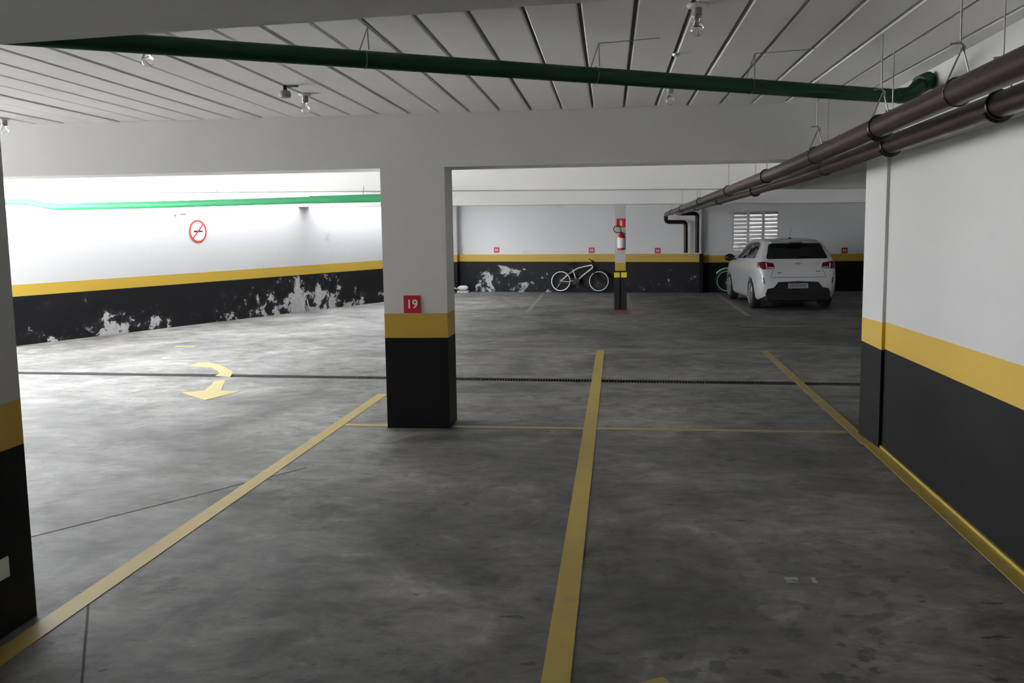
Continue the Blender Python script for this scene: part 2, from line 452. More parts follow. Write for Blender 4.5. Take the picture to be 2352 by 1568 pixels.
# saw-cut joints and a faded number
strip('saw_cut', (-2.379, 3.856), (-1.85, 2.9), .009, RUB, z=.0012)
strip('saw_cut', (-3.4, 4.15), (-2.1, 6.1), .009, RUB, z=.0012)
bm = N()
box(bm, (.80, 4.195, 0), (.86, 4.235, .0012)); box(bm, (.80, 4.165, 0), (.85, 4.18, .0012)); box(bm, (.92, 4.165, 0), (.94, 4.235, .0012))
tag(obj('white_marking', bm, PLATE, floor), 'small worn white marking')

# drain
dr = empty('drain_channel', (-2.1, yd(-2.1)+.105, 0))
tag(dr, 'long narrow floor drain with dark iron grating across the garage', 'drain')
def rel(o, root): o.parent = root; o.matrix_parent_inverse = root.matrix_world.inverted(); return o
bpy.context.view_layer.update()
bm = N()
prism(bm, [(DL, yd(DL)+.001), (DR, yd(DR)+.001), (DR, yd(DR)+.209), (DL, yd(DL)+.209)], -.15, -.13)
ch = rel(obj('channel_bed', bm, GRATE), dr); ch.matrix_parent_inverse = Matrix.Translation(-dr.location)
bm = N()
for o_ in (.002, .188):
    prism(bm, [(DL, yd(DL)+o_), (DR, yd(DR)+o_), (DR, yd(DR)+o_+.02), (DL, yd(DL)+o_+.02)], -.03, -.004)
fr = rel(obj('grate_frame', bm, GRATE), dr); fr.matrix_parent_inverse = Matrix.Translation(-dr.location)
bm = N(); x = DL+.02
while x < DR-.03:
    prism(bm, [(x, yd(x)+.02), (x+.012, yd(x)+.02), (x+.012, yd(x)+.19), (x, yd(x)+.19)], -.025, -.005); x += .03
gb = rel(obj('grate_bars', bm, GRATE), dr); gb.matrix_parent_inverse = Matrix.Translation(-dr.location); gb['kind'] = 'stuff'

# ------------------------------------------------------------------ SETTING: walls with painted bands
def banded(name, A, B, T, zA, zB, mats, zbase=0.0, parent=None):
    """vertical slab from A to B (xy) with thickness vector T; zA/zB are the level heights at either end, mats one per band"""
    bm = N(); A = Vector(A); B = Vector(B); T = Vector(T)
    levA = [zbase]+list(zA); levB = [zbase]+list(zB)
    cols = []
    for P, lev in ((A, levA), (B, levB), (B+T, levB), (A+T, levA)):
        cols.append([bm.verts.new((P.x, P.y, z)) for z in lev])
    n = len(zA)
    for i in range(n):
        for s in range(4):
            a, b = cols[s], cols[(s+1) % 4]
            f = bm.faces.new((a[i], b[i], b[i+1], a[i+1])); f.material_index = i
    bm.faces.new([c[0] for c in cols][::-1]).material_index = 0
    bm.faces.new([c[-1] for c in cols]).material_index = n-1
    o = obj(name, bm, mats, parent); return o

LA, LB, LC = (-9.3, 12.38), (-5.41, 21.8), (-4.45, 25.75)
o = banded('wall_left', LA, LB, (-.22, .09), (.745, .920, 2.06), (.80, 1.0, 2.275), [PEEL_L, YEL, WHITE_L])
tag(o, 'long white side wall with yellow stripe and flaking black base', 'wall', kind='structure')
o = banded('wall_left_rear', LB, LC, (-.23, .05), (.80, 1.0, 2.275), (.83, 1.02, 2.6), [PEEL_L, YEL, WHITE_L])
tag(o, 'rear end of the white side wall, behind the middle column', 'wall', kind='structure')
# back wall: a thicker lower section with a ledge on its left part, louvred opening on its right part
o = banded('wall_back', (-4.6, 25.72), (2.36, 24.42), (.05, .25), (.84, 1.03, 2.62), (.80, 1.0, 2.62), [PEEL_F, YEL, WHITE_F])
tag(o, 'white back wall with yellow stripe and black base behind the bicycle', 'wall', kind='structure')
o = banded('trim_1', (-4.2, 25.51), (2.36, 24.30), (.02, .10), (.84, 1.028), (.79, .985), [PEEL_F, YEL])
tag(o, 'low projecting ledge of the back wall painted yellow and black', 'ledge', kind='structure')
bm = N()
WX0, WX1, WZ0, WZ1, YB = 3.16, 4.33, 1.05, 2.075, 24.5
box(bm, (2.36, YB, 0), (7.2, YB+.2, .77), 0); box(bm, (2.36, YB, .77), (7.2, YB+.2, .955), 1)
box(bm, (2.36, YB, .955), (7.2, YB+.2, WZ0), 2); box(bm, (2.36, YB, WZ1), (7.2, YB+.2, 2.62), 2)
box(bm, (2.36, YB, WZ0), (WX0, YB+.2, WZ1), 2); box(bm, (WX1, YB, WZ0), (7.2, YB+.2, WZ1), 2)
tag(obj('wall_back_right', bm, [BLK, YEL, WHITE_F]), 'back wall behind the parked car, with the louvred opening', 'wall', kind='structure')
bm = N(); box(bm, (2.30, 24.26, 0), (2.40, 24.5, 1.0)); 
tag(obj('trim_2', bm, BLK, bevel=.005), 'black end return of the low ledge', 'trim', kind='structure')
o = banded('pillar', (-4.55, 25.35), (-4.19, 25.33), (0, .35), (.83, 1.02, 2.6), (.83, 1.02, 2.6), [PEEL_L, YEL, WHITE_L])
tag(o, 'white pier in the far corner behind the middle column', 'pillar', kind='structure')

# right wall and pier
o = banded('wall_right', (1.80, .6), (1.98, 6.95), (.2, 0), (.785, 1.0, 2.12), (.729, .925, 2.115), [BLK, YEL, WHITE])
tag(o, 'smooth white wall on the right with yellow stripe and black base', 'wall', kind='structure')
bm = N()
prism(bm, [(1.836, 2.4), (1.966, 6.9), (2.0, 6.9), (1.90, 2.4)], 0, .02)
tag(obj('baseboard_right', bm, LINE), 'thin yellow painted kerb at the foot of the right wall', 'baseboard', kind='structure')
o = banded('pillar', (1.955, 6.88), (1.94, 7.36), (.30, 0), (.722, .922, 2.12), (.736, .918, 2.12), [BLK, YEL, WHITE])
tag(o, 'white pier with yellow stripe at the end of the right wall', 'pillar', kind='structure')
# middle column
o = banded('pillar', (-1.845, 7.43), (-1.318, 7.43), (0, .36), (.757, .957, 2.135), (.757, .957, 2.135), [BLK, YEL, WHITE_B])
tag(o, 'square middle column carrying the number 19 sign', 'pillar', kind='structure')
# left near column
o = banded('pillar', (-2.45, 3.05), (-2.45, 3.573), (-.5, 0), (.752, .942, 2.57), (.752, .942, 2.57), [BLK, YEL, WHITE])
tag(o, 'near column at the left edge of the picture, black base', 'pillar', kind='structure')
ply = N(); box(ply, (-2.45, 3.20, .236), (-2.442, 3.412, .322))
tag(obj('wall_plate', ply, PLASW, bevel=.02), 'white rounded plate fixed low on the near left column', 'plate')

# extinguisher column with corner guards
colx = empty('pillar', (.22, 19.15, 0)); tag(colx, 'slim white column holding the fire extinguisher', 'pillar', kind='structure')
o = banded('shaft', (-.108, 0), (.108, 0), (0, .24), (.80, .965, 2.42), (.80, .965, 2.42), [BLK, YEL, WHITE], parent=colx)
for s in (-1, 1):
    for (z0, z1, m) in ((.0, .665, RUB), (.665, .77, SAFEY)):
        bm = N(); xa, xb = (s*.012, s*.128) if s > 0 else (s*.128, s*.012)
        box(bm, (min(xa, xb), -.022, z0), (max(xa, xb), 0, z1))
        xo = s*.108; box(bm, (min(xo, s*.128), 0, z0), (max(xo, s*.128), .11, z1))
        obj('corner_guard', bm, m, colx, bevel=.004)
bm = N(); box(bm, (.12, .05, 2.18), (.16, .16, 2.5)); obj('pipe_stub', bm, GREYP, colx)

# beams
def beam(name, x0, x1, y0, y1, zl, zr, ztop, skew=0.0, m=WHITE_B, label='', n=1):
    bm = N()
    v = []
    for (x, z) in ((x0, zl), (x1, zr)):
        off = skew*(x-x0)
        v.append([bm.verts.new((x, y0+off, z)), bm.verts.new((x, y1+off, z)), bm.verts.new((x, y1+off, ztop)), bm.verts.new((x, y0+off, ztop))])
    for k in range(4): bm.faces.new((v[0][k], v[0][(k+1) % 4], v[1][(k+1) % 4], v[1][k]))
    bm.faces.new(v[0][::-1]); bm.faces.new(v[1])
    return tag(obj(name, bm, m), label, 'beam', kind='structure')
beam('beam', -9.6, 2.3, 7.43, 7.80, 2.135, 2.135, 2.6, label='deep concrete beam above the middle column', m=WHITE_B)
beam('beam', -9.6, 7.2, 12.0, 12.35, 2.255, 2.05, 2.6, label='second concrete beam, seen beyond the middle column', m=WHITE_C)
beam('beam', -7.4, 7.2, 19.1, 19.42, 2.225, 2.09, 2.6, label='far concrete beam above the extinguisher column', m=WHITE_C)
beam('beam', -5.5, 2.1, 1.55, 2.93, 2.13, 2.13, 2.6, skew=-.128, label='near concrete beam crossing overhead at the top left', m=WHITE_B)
# longitudinal beam over the right wall
bm = N()
prism(bm, [(1.80, .6), (1.985, 6.9), (2.02, 7.43), (2.30, 7.43), (2.2, .6)], 2.12, 2.6)
prism(bm, [(2.02, 7.80), (2.15, 12.0), (2.40, 12.0), (2.3, 7.80)], 2.12, 2.6)
tag(obj('beam', bm, WHITE), 'lengthwise beam over the right wall behind the brown pipes', 'beam', kind='structure')
bm = N(); prism(bm, [(1.795, .6), (1.962, 6.9), (1.985, 6.9), (1.82, .6)], 2.108, 2.122)
tag(obj('trim_3', bm, WHITE), 'thin white lip along the top of the right wall', 'trim', kind='structure')

# ceiling: precast planks with open joints under a slab
ceil = empty('ceiling', (0, 5, 2.56)); tag(ceil, 'white precast plank ceiling with open joints', 'ceiling', kind='structure')
bm = N(); box(bm, (-9.8, -10, .03), (2.3, 2.45, .2)); obj('slab', bm, GROOVE, ceil)
j0, jp = -.859, .2433
for i in range(-35, 13):
    xa = j0+i*jp+.009; xb = xa+jp-.018
    dz = random.uniform(-.003, .003)
    bm = N()
    ya, yb = -3.2, 2.43
    v = []
    ch_ = .006
    prof = [(xa, .03), (xa, ch_+dz), (xa+ch_, dz), (xb-ch_, dz), (xb, ch_+dz), (xb, .03)]
    A_ = [bm.verts.new((p[0], ya, p[1])) for p in prof]; B_ = [bm.verts.new((p[0]+.0, yb, p[1])) for p in prof]
    for k in range(6): bm.faces.new((A_[k], A_[(k+1) % 6], B_[(k+1) % 6], B_[k]))
    bm.faces.new(A_[::-1]); bm.faces.new(B_)
    obj('ceiling_plank', bm, CEIL, ceil)
bm = N()
SW = .85                                  # open light slot along the side wall
prism(bm, [(-7.4, 7.8), (7.4, 7.8), (7.4, 12.2), (-7.4, 12.2)], 2.58, 2.75)     # unseen roof gap over the driveway, added to light the second beam
prism(bm, [(-9.3+SW, 12.2), (7.4, 12.2), (7.4, 27.5), (-9.8, 27.5), (-9.8, 24.0), (LC[0]-.4+SW, 24.0), (LB[0]+SW, LB[1])], 2.58, 2.75)
box(bm, (2.2, -5, 2.58), (7.4, 7.9, 2.75))
tag(obj('ceiling_rear', bm, CEIL), 'rear part of the white ceiling above the parked car', 'ceiling', kind='structure')
# closing walls outside the view
bm = N(); box(bm, (-9.8, -5.1, 0), (7.4, -4.9, 2.7)); tag(obj('wall_front', bm, WHITE), 'white wall closing the garage behind the viewpoint', 'wall', kind='structure')
bm = N(); box(bm, (6.9, -5, 0), (7.1, 25, 2.7)); tag(obj('wall_far_right', bm, WHITE), 'white wall closing the bay beside the car', 'wall', kind='structure')
bm = N(); box(bm, (-9.8, -5, 0), (-9.6, 4.5, 2.6)); box(bm, (-9.8, 4.5, 2.42), (-9.6, 7.8, 2.6))
tag(obj('wall_entrance', bm, WHITE), 'white wall beside the driveway opening on the left', 'wall', kind='structure')

bm = N(); box(bm, (-9.45, -5, 2.76), (7.4, 7.6, 32)); box(bm, (-7.2, 7.6, 2.76), (7.4, 12.2, 32))  # unseen blocks added above the roof to shade its openings from the sun
tag(obj('wall_sun_block', bm, CONC), 'unseen mass added above the garage to keep sun off the roof slot', 'building', kind='structure')

bm = N(); box(bm, (-2.5, 27.5, -.1), (9.4, 27.7, 5.0))  # added outside the louvres to block sky and sun
tag(obj('wall_louvre_screen', bm, CONC), 'wall added behind the louvres to dim the sky seen through them', 'wall', kind='structure')

# louvred window
win = empty('window_1', (3.745, YB+.06, 1.5625)); tag(win, 'louvred concrete vent block opening above the car', 'window', kind='structure')
bm = N(); hw, hh = (WX1-WX0)/2, (WZ1-WZ0)/2
for (a, b) in (((-hw, -.05, -hh), (hw, .1, -hh+.03)), ((-hw, -.05, hh-.03), (hw, .1, hh)), ((-hw, -.05, -hh+.03), (-hw+.03, .1, hh-.03)), ((hw-.03, -.05, -hh+.03), (hw, .1, hh-.03))):
    box(bm, a, b)
obj('window_frame', bm, WHITE_L, win)
for xm_ in (-.185, .195):
    bm = N(); box(bm, (xm_-.03, -.05, -hh+.03), (xm_+.03, .1, hh-.03)); obj('mullion', bm, WHITE_L, win)
slat_bm = N()
ps = [(-.055, -.030), (-.02, -.012), (.02, .006), (.06, .030)]
lo = [[slat_bm.verts.new((sx*.165, y, z-.008)) for y, z in ps] for sx in (-1, 1)]
hi = [[slat_bm.verts.new((sx*.165, y, z+.008)) for y, z in ps] for sx in (-1, 1)]
for k in range(3):
    slat_bm.faces.new((lo[0][k], lo[1][k], lo[1][k+1], lo[0][k+1])); slat_bm.faces.new((hi[0][k], hi[0][k+1], hi[1][k+1], hi[1][k]))
    for s in (0, 1): slat_bm.faces.new((lo[s][k], lo[s][k+1], hi[s][k+1], hi[s][k]))
slat_bm.faces.new((lo[0][0], lo[1][0], hi[1][0], hi[0][0])); slat_bm.faces.new((lo[0][3], hi[0][3], hi[1][3], lo[1][3]))
s0 = obj('slat', slat_bm, WHITE_L, win, smooth=False)
first = True
for cx_ in (-.385, .005, .39):
    for r_ in range(10):
        s = s0 if first else s0.copy()
        if not first: col.objects.link(s)
        first = False
        s.location = (cx_, 0, -hh+.085+r_*.0985); s.rotation_euler = (random.uniform(-.05, .05), random.uniform(-.015, .015), 0)

# ground outside the entrance
bm = N(); box(bm, (-40, -20, -.3), (-9.8, 27.5, -.01)); box(bm, (-40, 27.5, -.3), (20, 45, -.01)); 
tag(obj('ground', bm, CONC), 'pale concrete ground outside the driveway opening', 'ground', kind='structure')

# ------------------------------------------------------------------ PIPES
def world_child(name, bm, m, root, smooth=True, bevel=0):
    """a part given in world coordinates under a translated root"""
    o = obj(name, bm, m, root, smooth=smooth, bevel=bevel)
    o.matrix_parent_inverse = Matrix.Translation(-root.location); return o

U0, U1, U2 = Vector((1.35, 3.269, 2.131)), Vector((1.35, 7.49, 2.061)), Vector((1.431, 24.0, 2.02))
Ua = U0+(U0-U1)*.55
up_ = empty('brown_drain_pipe', tuple(Ua)); tag(up_, 'upper brown drain pipe hung under the ceiling, nearer the middle of the garage', 'pipe', 'brown drain pipes under the ceiling')
bm = N(); tube(bm, rounded([Ua, U0, U1, U2, (1.43, 24.1, 1.83), (1.945, 24.22, 1.82), (1.950, 24.22, 1.03)], .09), .052, 16)
world_child('pipe_run', bm, BRN, up_)
L0, L1, L2 = Vector((1.55, 3.738, 2.084)), Vector((1.55, 7.657, 2.026)), Vector((1.715, 24.0, 2.038))
La = L0+(L0-L1)*.7
lp_ = empty('brown_drain_pipe', tuple(La)); tag(lp_, 'lower brown drain pipe hung beside the right wall', 'pipe', 'brown drain pipes under the ceiling')
bm = N(); tube(bm, rounded([La, L0, L1, L2, (2.228, 24.18, 2.03), (2.235, 24.22, 1.03)], .09), .051, 16)
world_child('pipe_run', bm, BRN, lp_)
def pt_at(A, B, y):
    t = (y-A.y)/(B.y-A.y); return A+(B-A)*t
def upper_at(y): return pt_at(U0, U1, y) if y < U1.y else pt_at(U1, U2, y)
def lower_at(y): return pt_at(L0, L1, y) if y < L1.y else pt_at(L1, L2, y)
def hanger(fn, y, r, root, big=False):
    p = fn(y)
    bm = N()                                                     # clamp ring
    if y < 7.3 and not big: r_c = .003
    else: r_c = .007
    tube(bm, [(p.x+(r+.004)*math.cos(a), p.y, p.z+(r+.004)*math.sin(a)) for a in [k*2*PI/16 for k in range(16)]], r_c, 6, closed=True)
    if big:
        tube(bm, [(p.x+(r+.012)*math.cos(a), p.y+.012, p.z+(r+.012)*math.sin(a)) for a in [k*PI/10-PI*.85 for k in range(9)]], .009, 6)
    world_child('clamp', bm, BRND, root)
    top = 2.555
    if y < 7.3:
        hk = p.z+r+.13
        bm = N()
        tube(bm, [(p.x, y, top), (p.x+.003, y, hk)], .0035, 6)
        tube(bm, [(p.x-.035, y, hk), (p.x+.003, y, hk+.004), (p.x+.02, y, hk-.012), (p.x+.018, y, hk-.03)], .004, 6)
        tube(bm, [(p.x+.012, y, hk-.01), (p.x-r-.003, y, p.z+.01)], .0035, 6)
        tube(bm, [(p.x+.012, y, hk-.01), (p.x+r+.003, y, p.z+.01)], .0035, 6)
        world_child('hanger_wire', bm, WIRE, root, smooth=False)
    else:
        bm = N()
        tube(bm, [(p.x, y, top), (p.x, y, p.z+r)], .003, 5)
        world_child('hanger_wire', bm, WIRE, root, smooth=False)
for y in (3.85, 4.90, 6.35, 8.3, 11.0, 14.6, 18.4, 21.6): hanger(upper_at, y, .052, up_, big=(y == 4.90))
for y in (3.95, 5.40, 6.95, 10.4, 14.0, 18.0, 21.5): hanger(lower_at, y, .051, lp_, big=(y in (3.95, 5.40, 10.4)))

# main green pipe
G0, G1 = Vector((-2.60, 3.62, 2.442)), Vector((1.60, 5.76, 2.372))
gp = empty('green_pipe', tuple(G0)); tag(gp, 'dark green pipe slung diagonally under the ceiling', 'pipe')
bm = N(); tube(bm, rounded([G0, G1, (1.76, 5.85, 2.375)], .05), .041, 18); world_child('pipe_run', bm, GRN, gp)
bm = N(); tube(bm, rounded([(1.70, 5.82, 2.375), (1.79, 5.87, 2.385), (1.84, 5.92, 2.43), (1.90, 5.97, 2.47)], .05), .046, 16); tube(bm, [(1.86, 5.94, 2.452), (1.93, 5.985, 2.482)], .056, 16); world_child('elbow', bm, GRN, gp)
for t, col_ in ((.348, 0), (.602, 1), (.803, 1)):
    p = G0+(G1-G0)*t
    bm = N()
    for s in (-1, 1):
        tube(bm, [(p.x+.02, p.y-.02, 2.558), (p.x+s*.022, p.y-.01, p.z+.043)], .0028, 5)
    if col_: tube(bm, [(p.x+.02, p.y-.02, 2.556), (p.x+.32, p.y-.12, 2.552)], .002, 5)
    d = (G1-G0).normalized(); n1 = Vector((-d.y, d.x, 0)).normalized(); n2 = d.cross(n1)
    tube(bm, [p+(n1*math.cos(k*PI/7)+n2*math.sin(k*PI/7))*.043 for k in range(14)], .0022, 4, closed=True)
    world_child('hanger_wire', bm, WIRE, gp, smooth=False)

# pale green pipe at the second beam
P = [(-9.1, 11.93, 2.165), (-7.86, 11.93, 2.125), (-7.45, 11.93, 2.045), (-5.86, 11.93, 2.050), (-3.98, 11.93, 2.072), (-2.9, 11.93, 2.078), (-2.05, 11.93, 2.085)]
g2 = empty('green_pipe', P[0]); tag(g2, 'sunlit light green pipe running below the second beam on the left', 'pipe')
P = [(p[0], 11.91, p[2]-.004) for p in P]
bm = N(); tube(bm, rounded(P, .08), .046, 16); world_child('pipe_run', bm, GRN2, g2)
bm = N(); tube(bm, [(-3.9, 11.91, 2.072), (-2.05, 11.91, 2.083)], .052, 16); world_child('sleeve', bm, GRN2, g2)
for xq in (-7.0, -5.2, -3.2):
    bm = N(); tube(bm, [(xq, 11.93, 2.09), (xq, 11.99, 2.24)], .004, 5)
    world_child('hanger_wire', bm, WIRE, g2)

# ------------------------------------------------------------------ LIGHT BULBS
def bulb_proto():
    root = empty('bulb_light')
    bm = N(); lathe(bm, [(.042, 0), (.045, -.006), (.034, -.016)], seg=20); obj('base_plate', bm, PLASW, root, smooth=True)
    bm = N(); lathe(bm, [(.022, -.014), (.022, -.045), (.019, -.047), (.022, -.05), (.017, -.06)], seg=18); obj('lamp_holder', bm, BULBM, root, smooth=True)
    bm = N(); lathe(bm, [(.012, -.058), (.014, -.070), (.022, -.082), (.028, -.096), (.029, -.108), (.024, -.122), (.012, -.131), (.002, -.133)], seg=20)
    obj('bulb_glass', bm, GLASS, root, smooth=True)
    return root
bulbs = [
    ((-2.225, 4.40, 2.56), 'ceiling bulb half hidden behind the green pipe at the left', None),
    ((-2.056, 6.25, 2.56), 'bare ceiling bulb with dark holder near the left sensor', None),
    ((.401, 6.34, 2.56), 'bare ceiling bulb just below the green pipe near its middle', None),
    ((.374, 4.155, 2.56), 'bare ceiling bulb at the top edge, nearest bulb above the green pipe', None),
    ((-4.77, 7.02, 2.56), 'ceiling bulb at the far left edge in front of the deep beam', None),
    ((-1.716, 11.80, 2.56), 'small bulb hanging before the second beam beside the middle column', None),
    ((1.36, 11.80, 2.54), 'small bulb hanging before the second beam near the brown pipes', None),
    ((-1.955, 18.7, 2.555), 'tiny bulb below the second beam between column and bicycle', None),
    ((1.357, 18.7, 2.555), 'tiny bulb below the second beam right of the extinguisher column', None)]
b0 = bulb_proto()
for i, (p, lb, _) in enumerate(bulbs):
    b = b0 if i == 0 else copy_tree(b0)
    z = p[2] if p[1] < 7.5 else 2.58
    b.location = (p[0], p[1], z); tag(b, lb, 'light bulb', 'bare bulbs on the ceiling')
# dark sensor nub
sn = empty('ceiling_sensor', (-2.065, 5.88, 2.56)); tag(sn, 'small dark round fitting on the ceiling beside a bare bulb', 'sensor')
bm = N(); lathe(bm, [(.012, 0), (.014, -.03), (.012, -.035)], seg=14); obj('stem', bm, BLKP, sn, smooth=True)
bm = N(); lathe(bm, [(.012, -.03), (.034, -.04), (.038, -.055), (.034, -.075), (.02, -.08)], seg=18); obj('head', bm, GREYP, sn, smooth=True)
bm = N(); tube(bm, [(.0, 0, -.008), (.08, .03, -.004)], .006, 8); obj('shadow_streak', bm, GREYP, sn, smooth=True)  # short grey rod stands in for the shadow streak beside the fitting
# plaster blob on a joint
bm = N(); lathe(bm, [(.004, -.002), (.022, -.006), (.02, -.016), (.006, -.022)], (.363, 5.245, 2.562), seg=12)
tag(obj('joint_box', bm, PLASW, smooth=True), 'tiny grey cable outlet on a ceiling joint above the green pipe', 'outlet')
# fluorescent tube beyond the pier
ft = empty('fluorescent_lamp', (2.55, 10.0, 2.22)); tag(ft, 'thin white fluorescent tube under the ceiling beyond the right pier', 'lamp')
bm = N(); box(bm, (-.03, -.62, .02), (.03, .62, .05)); obj('fitting', bm, PLASW, ft)
bm = N(); tube(bm, [(0, -.6, 0), (0, .6, 0)], .016, 12); obj('tube', bm, TUBE, ft, smooth=True)
for s in (-1, 1):
    bm = N(); tube(bm, [(0, s*.45, .05), (0, s*.45, .36)], .004, 6)
    obj('hanger_wire', bm, WIRE, ft)

# ------------------------------------------------------------------ SIGNS
def text_bm(txt, size):
    cu = bpy.data.curves.new('t', 'FONT'); cu.body = txt; cu.size = size; cu.align_x = 'CENTER'; cu.align_y = 'CENTER'; cu.extrude = .0008
    cu.offset = size*.02
    o = bpy.data.objects.new('t', cu); col.objects.link(o)
    bpy.context.view_layer.update()
    me = bpy.data.meshes.new_from_object(o.evaluated_get(bpy.context.evaluated_depsgraph_get()))
    bm = N(); bm.from_mesh(me); bpy.data.objects.remove(o); bpy.data.curves.remove(cu); bpy.data.meshes.remove(me)
    for v in bm.verts: v.co = Vector((v.co.x, -v.co.z, v.co.y))
    return bm
s19 = empty('number_sign', (-1.609, 7.43, 1.033)); tag(s19, 'red square sign reading 19 on the middle column', 'sign')
bm = N(); box(bm, (-.070, -.006, -.072), (.070, 0, .072)); obj('sign_plate', bm, RED, s19, bevel=.002)
bm = text_bm('19', .098)
for v in bm.verts: v.co.y -= .0072
obj('lettering', bm, SIGNW, s19)
for (x, z, y, rz, lb) in ((-3.099, 1.145, 25.30, -.19, 'small red number sign on the back wall above the flaking patch'),
                      (-.48, 1.115, 24.82, -.19, 'small red number sign on the back wall above the bicycle handlebar'),
                      (1.253, 1.09, 24.49, -.19, 'small red number sign on the back wall left of the brown down pipes'),
                      (5.97, 1.04, 24.49, 0, 'small red number sign on the dark back wall right of the car')):
    sg = empty('number_sign', (x, y, z), rz); tag(sg, lb, 'sign', 'small red number signs on the back wall')
    bm = N(); box(bm, (-.075, -.006, -.072), (.075, .001, .072)); obj('sign_plate', bm, RED, sg)
    bm = N()
    for dx in (-.026, .022): box(bm, (dx-.013, -.008, -.030), (dx+.013, -.0055, .030))
    obj('lettering', bm, SIGNW, sg)
    # place the sign on the wall face
    if x < 2.3: sg.location.y = 25.72+(x+4.6)*(24.42-25.72)/(2.36+4.6)-.004
# no smoking
ang = math.atan2(21.8-12.38, -5.41+9.3)
tns = .402*0
def on_left(t, off=.0):
    a = Vector((*LA, 0)); b = Vector((*LB, 0)); d = (b-a).normalized(); n = Vector((d.y, -d.x, 0))
    return a+d*t+n*off
tt = (Vector((-7.585, 16.536, 0))-Vector((*LA, 0))).length
pn = on_left(tt, .004)
ns = empty('no_smoking_sign', (pn.x, pn.y, 1.717), ang-0*PI); tag(ns, 'round red and white no smoking sign on the left wall', 'sign')
# local x along the wall, local -y out of the wall
bm = N(); lathe(bm, [(.205, 0), (.205, -.004)], axis='y', seg=40); obj('sign_plate', bm, SIGNW, ns)
bm = N()
for k in range(40):
    a, b = 2*PI*k/40, 2*PI*(k+1)/40
    q = [(.175*math.cos(a), .175*math.sin(a)), (.21*math.cos(a), .21*math.sin(a)), (.21*math.cos(b), .21*math.sin(b)), (.175*math.cos(b), .175*math.sin(b))]
    bm.faces.new([bm.verts.new((x, -.0055, z)) for x, z in q])
bmesh.ops.remove_doubles(bm, verts=bm.verts[:], dist=1e-4)
RS = mat('red_ring_print', (.55, .06, .04), .5)
obj('red_ring', bm, RS, ns)
bm = N(); box(bm, (-.10, -.0062, -.013), (.11, -.0042, .012)); obj('cigarette', bm, BLKP, ns)
bm = N(); v = [bm.verts.new((x, -.0075, z)) for x, z in ((-.135, -.115), (-.115, -.135), (.135, .115), (.115, .135))]; bm.faces.new(v); obj('slash', bm, RS, ns)
# security camera
tt2 = (Vector((-7.765, 16.096, 0))-Vector((*LA, 0))).length
pc = on_left(tt2, .0)
sec = empty('security_camera', (pc.x, pc.y, 2.04), ang); tag(sec, 'small white security camera high on the left wall', 'camera')
bm = N(); box(bm, (-.05, -.10, -.025), (.0, 0, .03)); obj('bracket', bm, PLASW, sec, bevel=.004)
bm = N(); lathe(bm, [(.03, -.05), (.033, 0), (.033, .08), (.028, .09)], (0, -.12, 0), axis='x', seg=16); obj('housing', bm, PLASW, sec, smooth=True)
bm = N(); lathe(bm, [(.026, .088), (.026, .096), (.01, .10)], (0, -.12, 0), axis='x', seg=16); obj('lens', bm, BLKP, sec, smooth=True)
# extinguisher sign and extinguisher
es = empty('extinguisher_sign', (.234, 19.15, 1.775)); tag(es, 'square red extinguisher sign with pale pictogram on the slim column', 'sign')
bm = N(); box(bm, (-.092, -.006, -.090), (.092, 0, .090)); obj('sign_plate', bm, RED, es)
bm = N(); box(bm, (-.024, -.0085, -.060), (.024, -.006, .035)); box(bm, (-.010, -.0085, .035), (.010, -.006, .055)); box(bm, (-.03, -.0085, .05), (.02, -.006, .062))
obj('pictogram', bm, SIGNY, es)
ex = empty('fire_extinguisher', (.237, 19.05, 1.225)); tag(ex, 'red fire extinguisher with white label hung on the slim column', 'fire extinguisher')
bm = N(); lathe(bm, [(.05, 0), (.072, .006), (.075, .03), (.075, .26), (.066, .30), (.035, .325), (.02, .335)], seg=24); obj('cylinder', bm, REDX, ex, smooth=True)
bm = N(); lathe(bm, [(.0762, .045), (.0766, .046), (.0766, .245), (.0762, .246)], seg=24); obj('label', bm, SIGNW, ex, smooth=True)
bm = N(); lathe(bm, [(.02, .33), (.02, .36), (.012, .37)], seg=14); box(bm, (-.012, -.055, .365), (.012, .02, .378)); box(bm, (-.010, -.06, .392), (.010, .01, .402)); obj('valve', bm, BLKP, ex)
bm = N(); tube(bm, [(.0, 0, .36)]+[(-.07+.085*math.cos(a), -.01, .425+.07*math.sin(a)) for a in [PI*(.35+k*.115) for k in range(11)]]+[(.03, -.02, .352), (.078, 0, .33)], .009, 8); obj('hose', bm, RUB, ex, smooth=True)
bm = N(); box(bm, (-.03, .07, .2), (.03, .10, .24)); box(bm, (-.04, .095, .12), (.04, .10, .30)); obj('wall_bracket', bm, STEEL, ex)

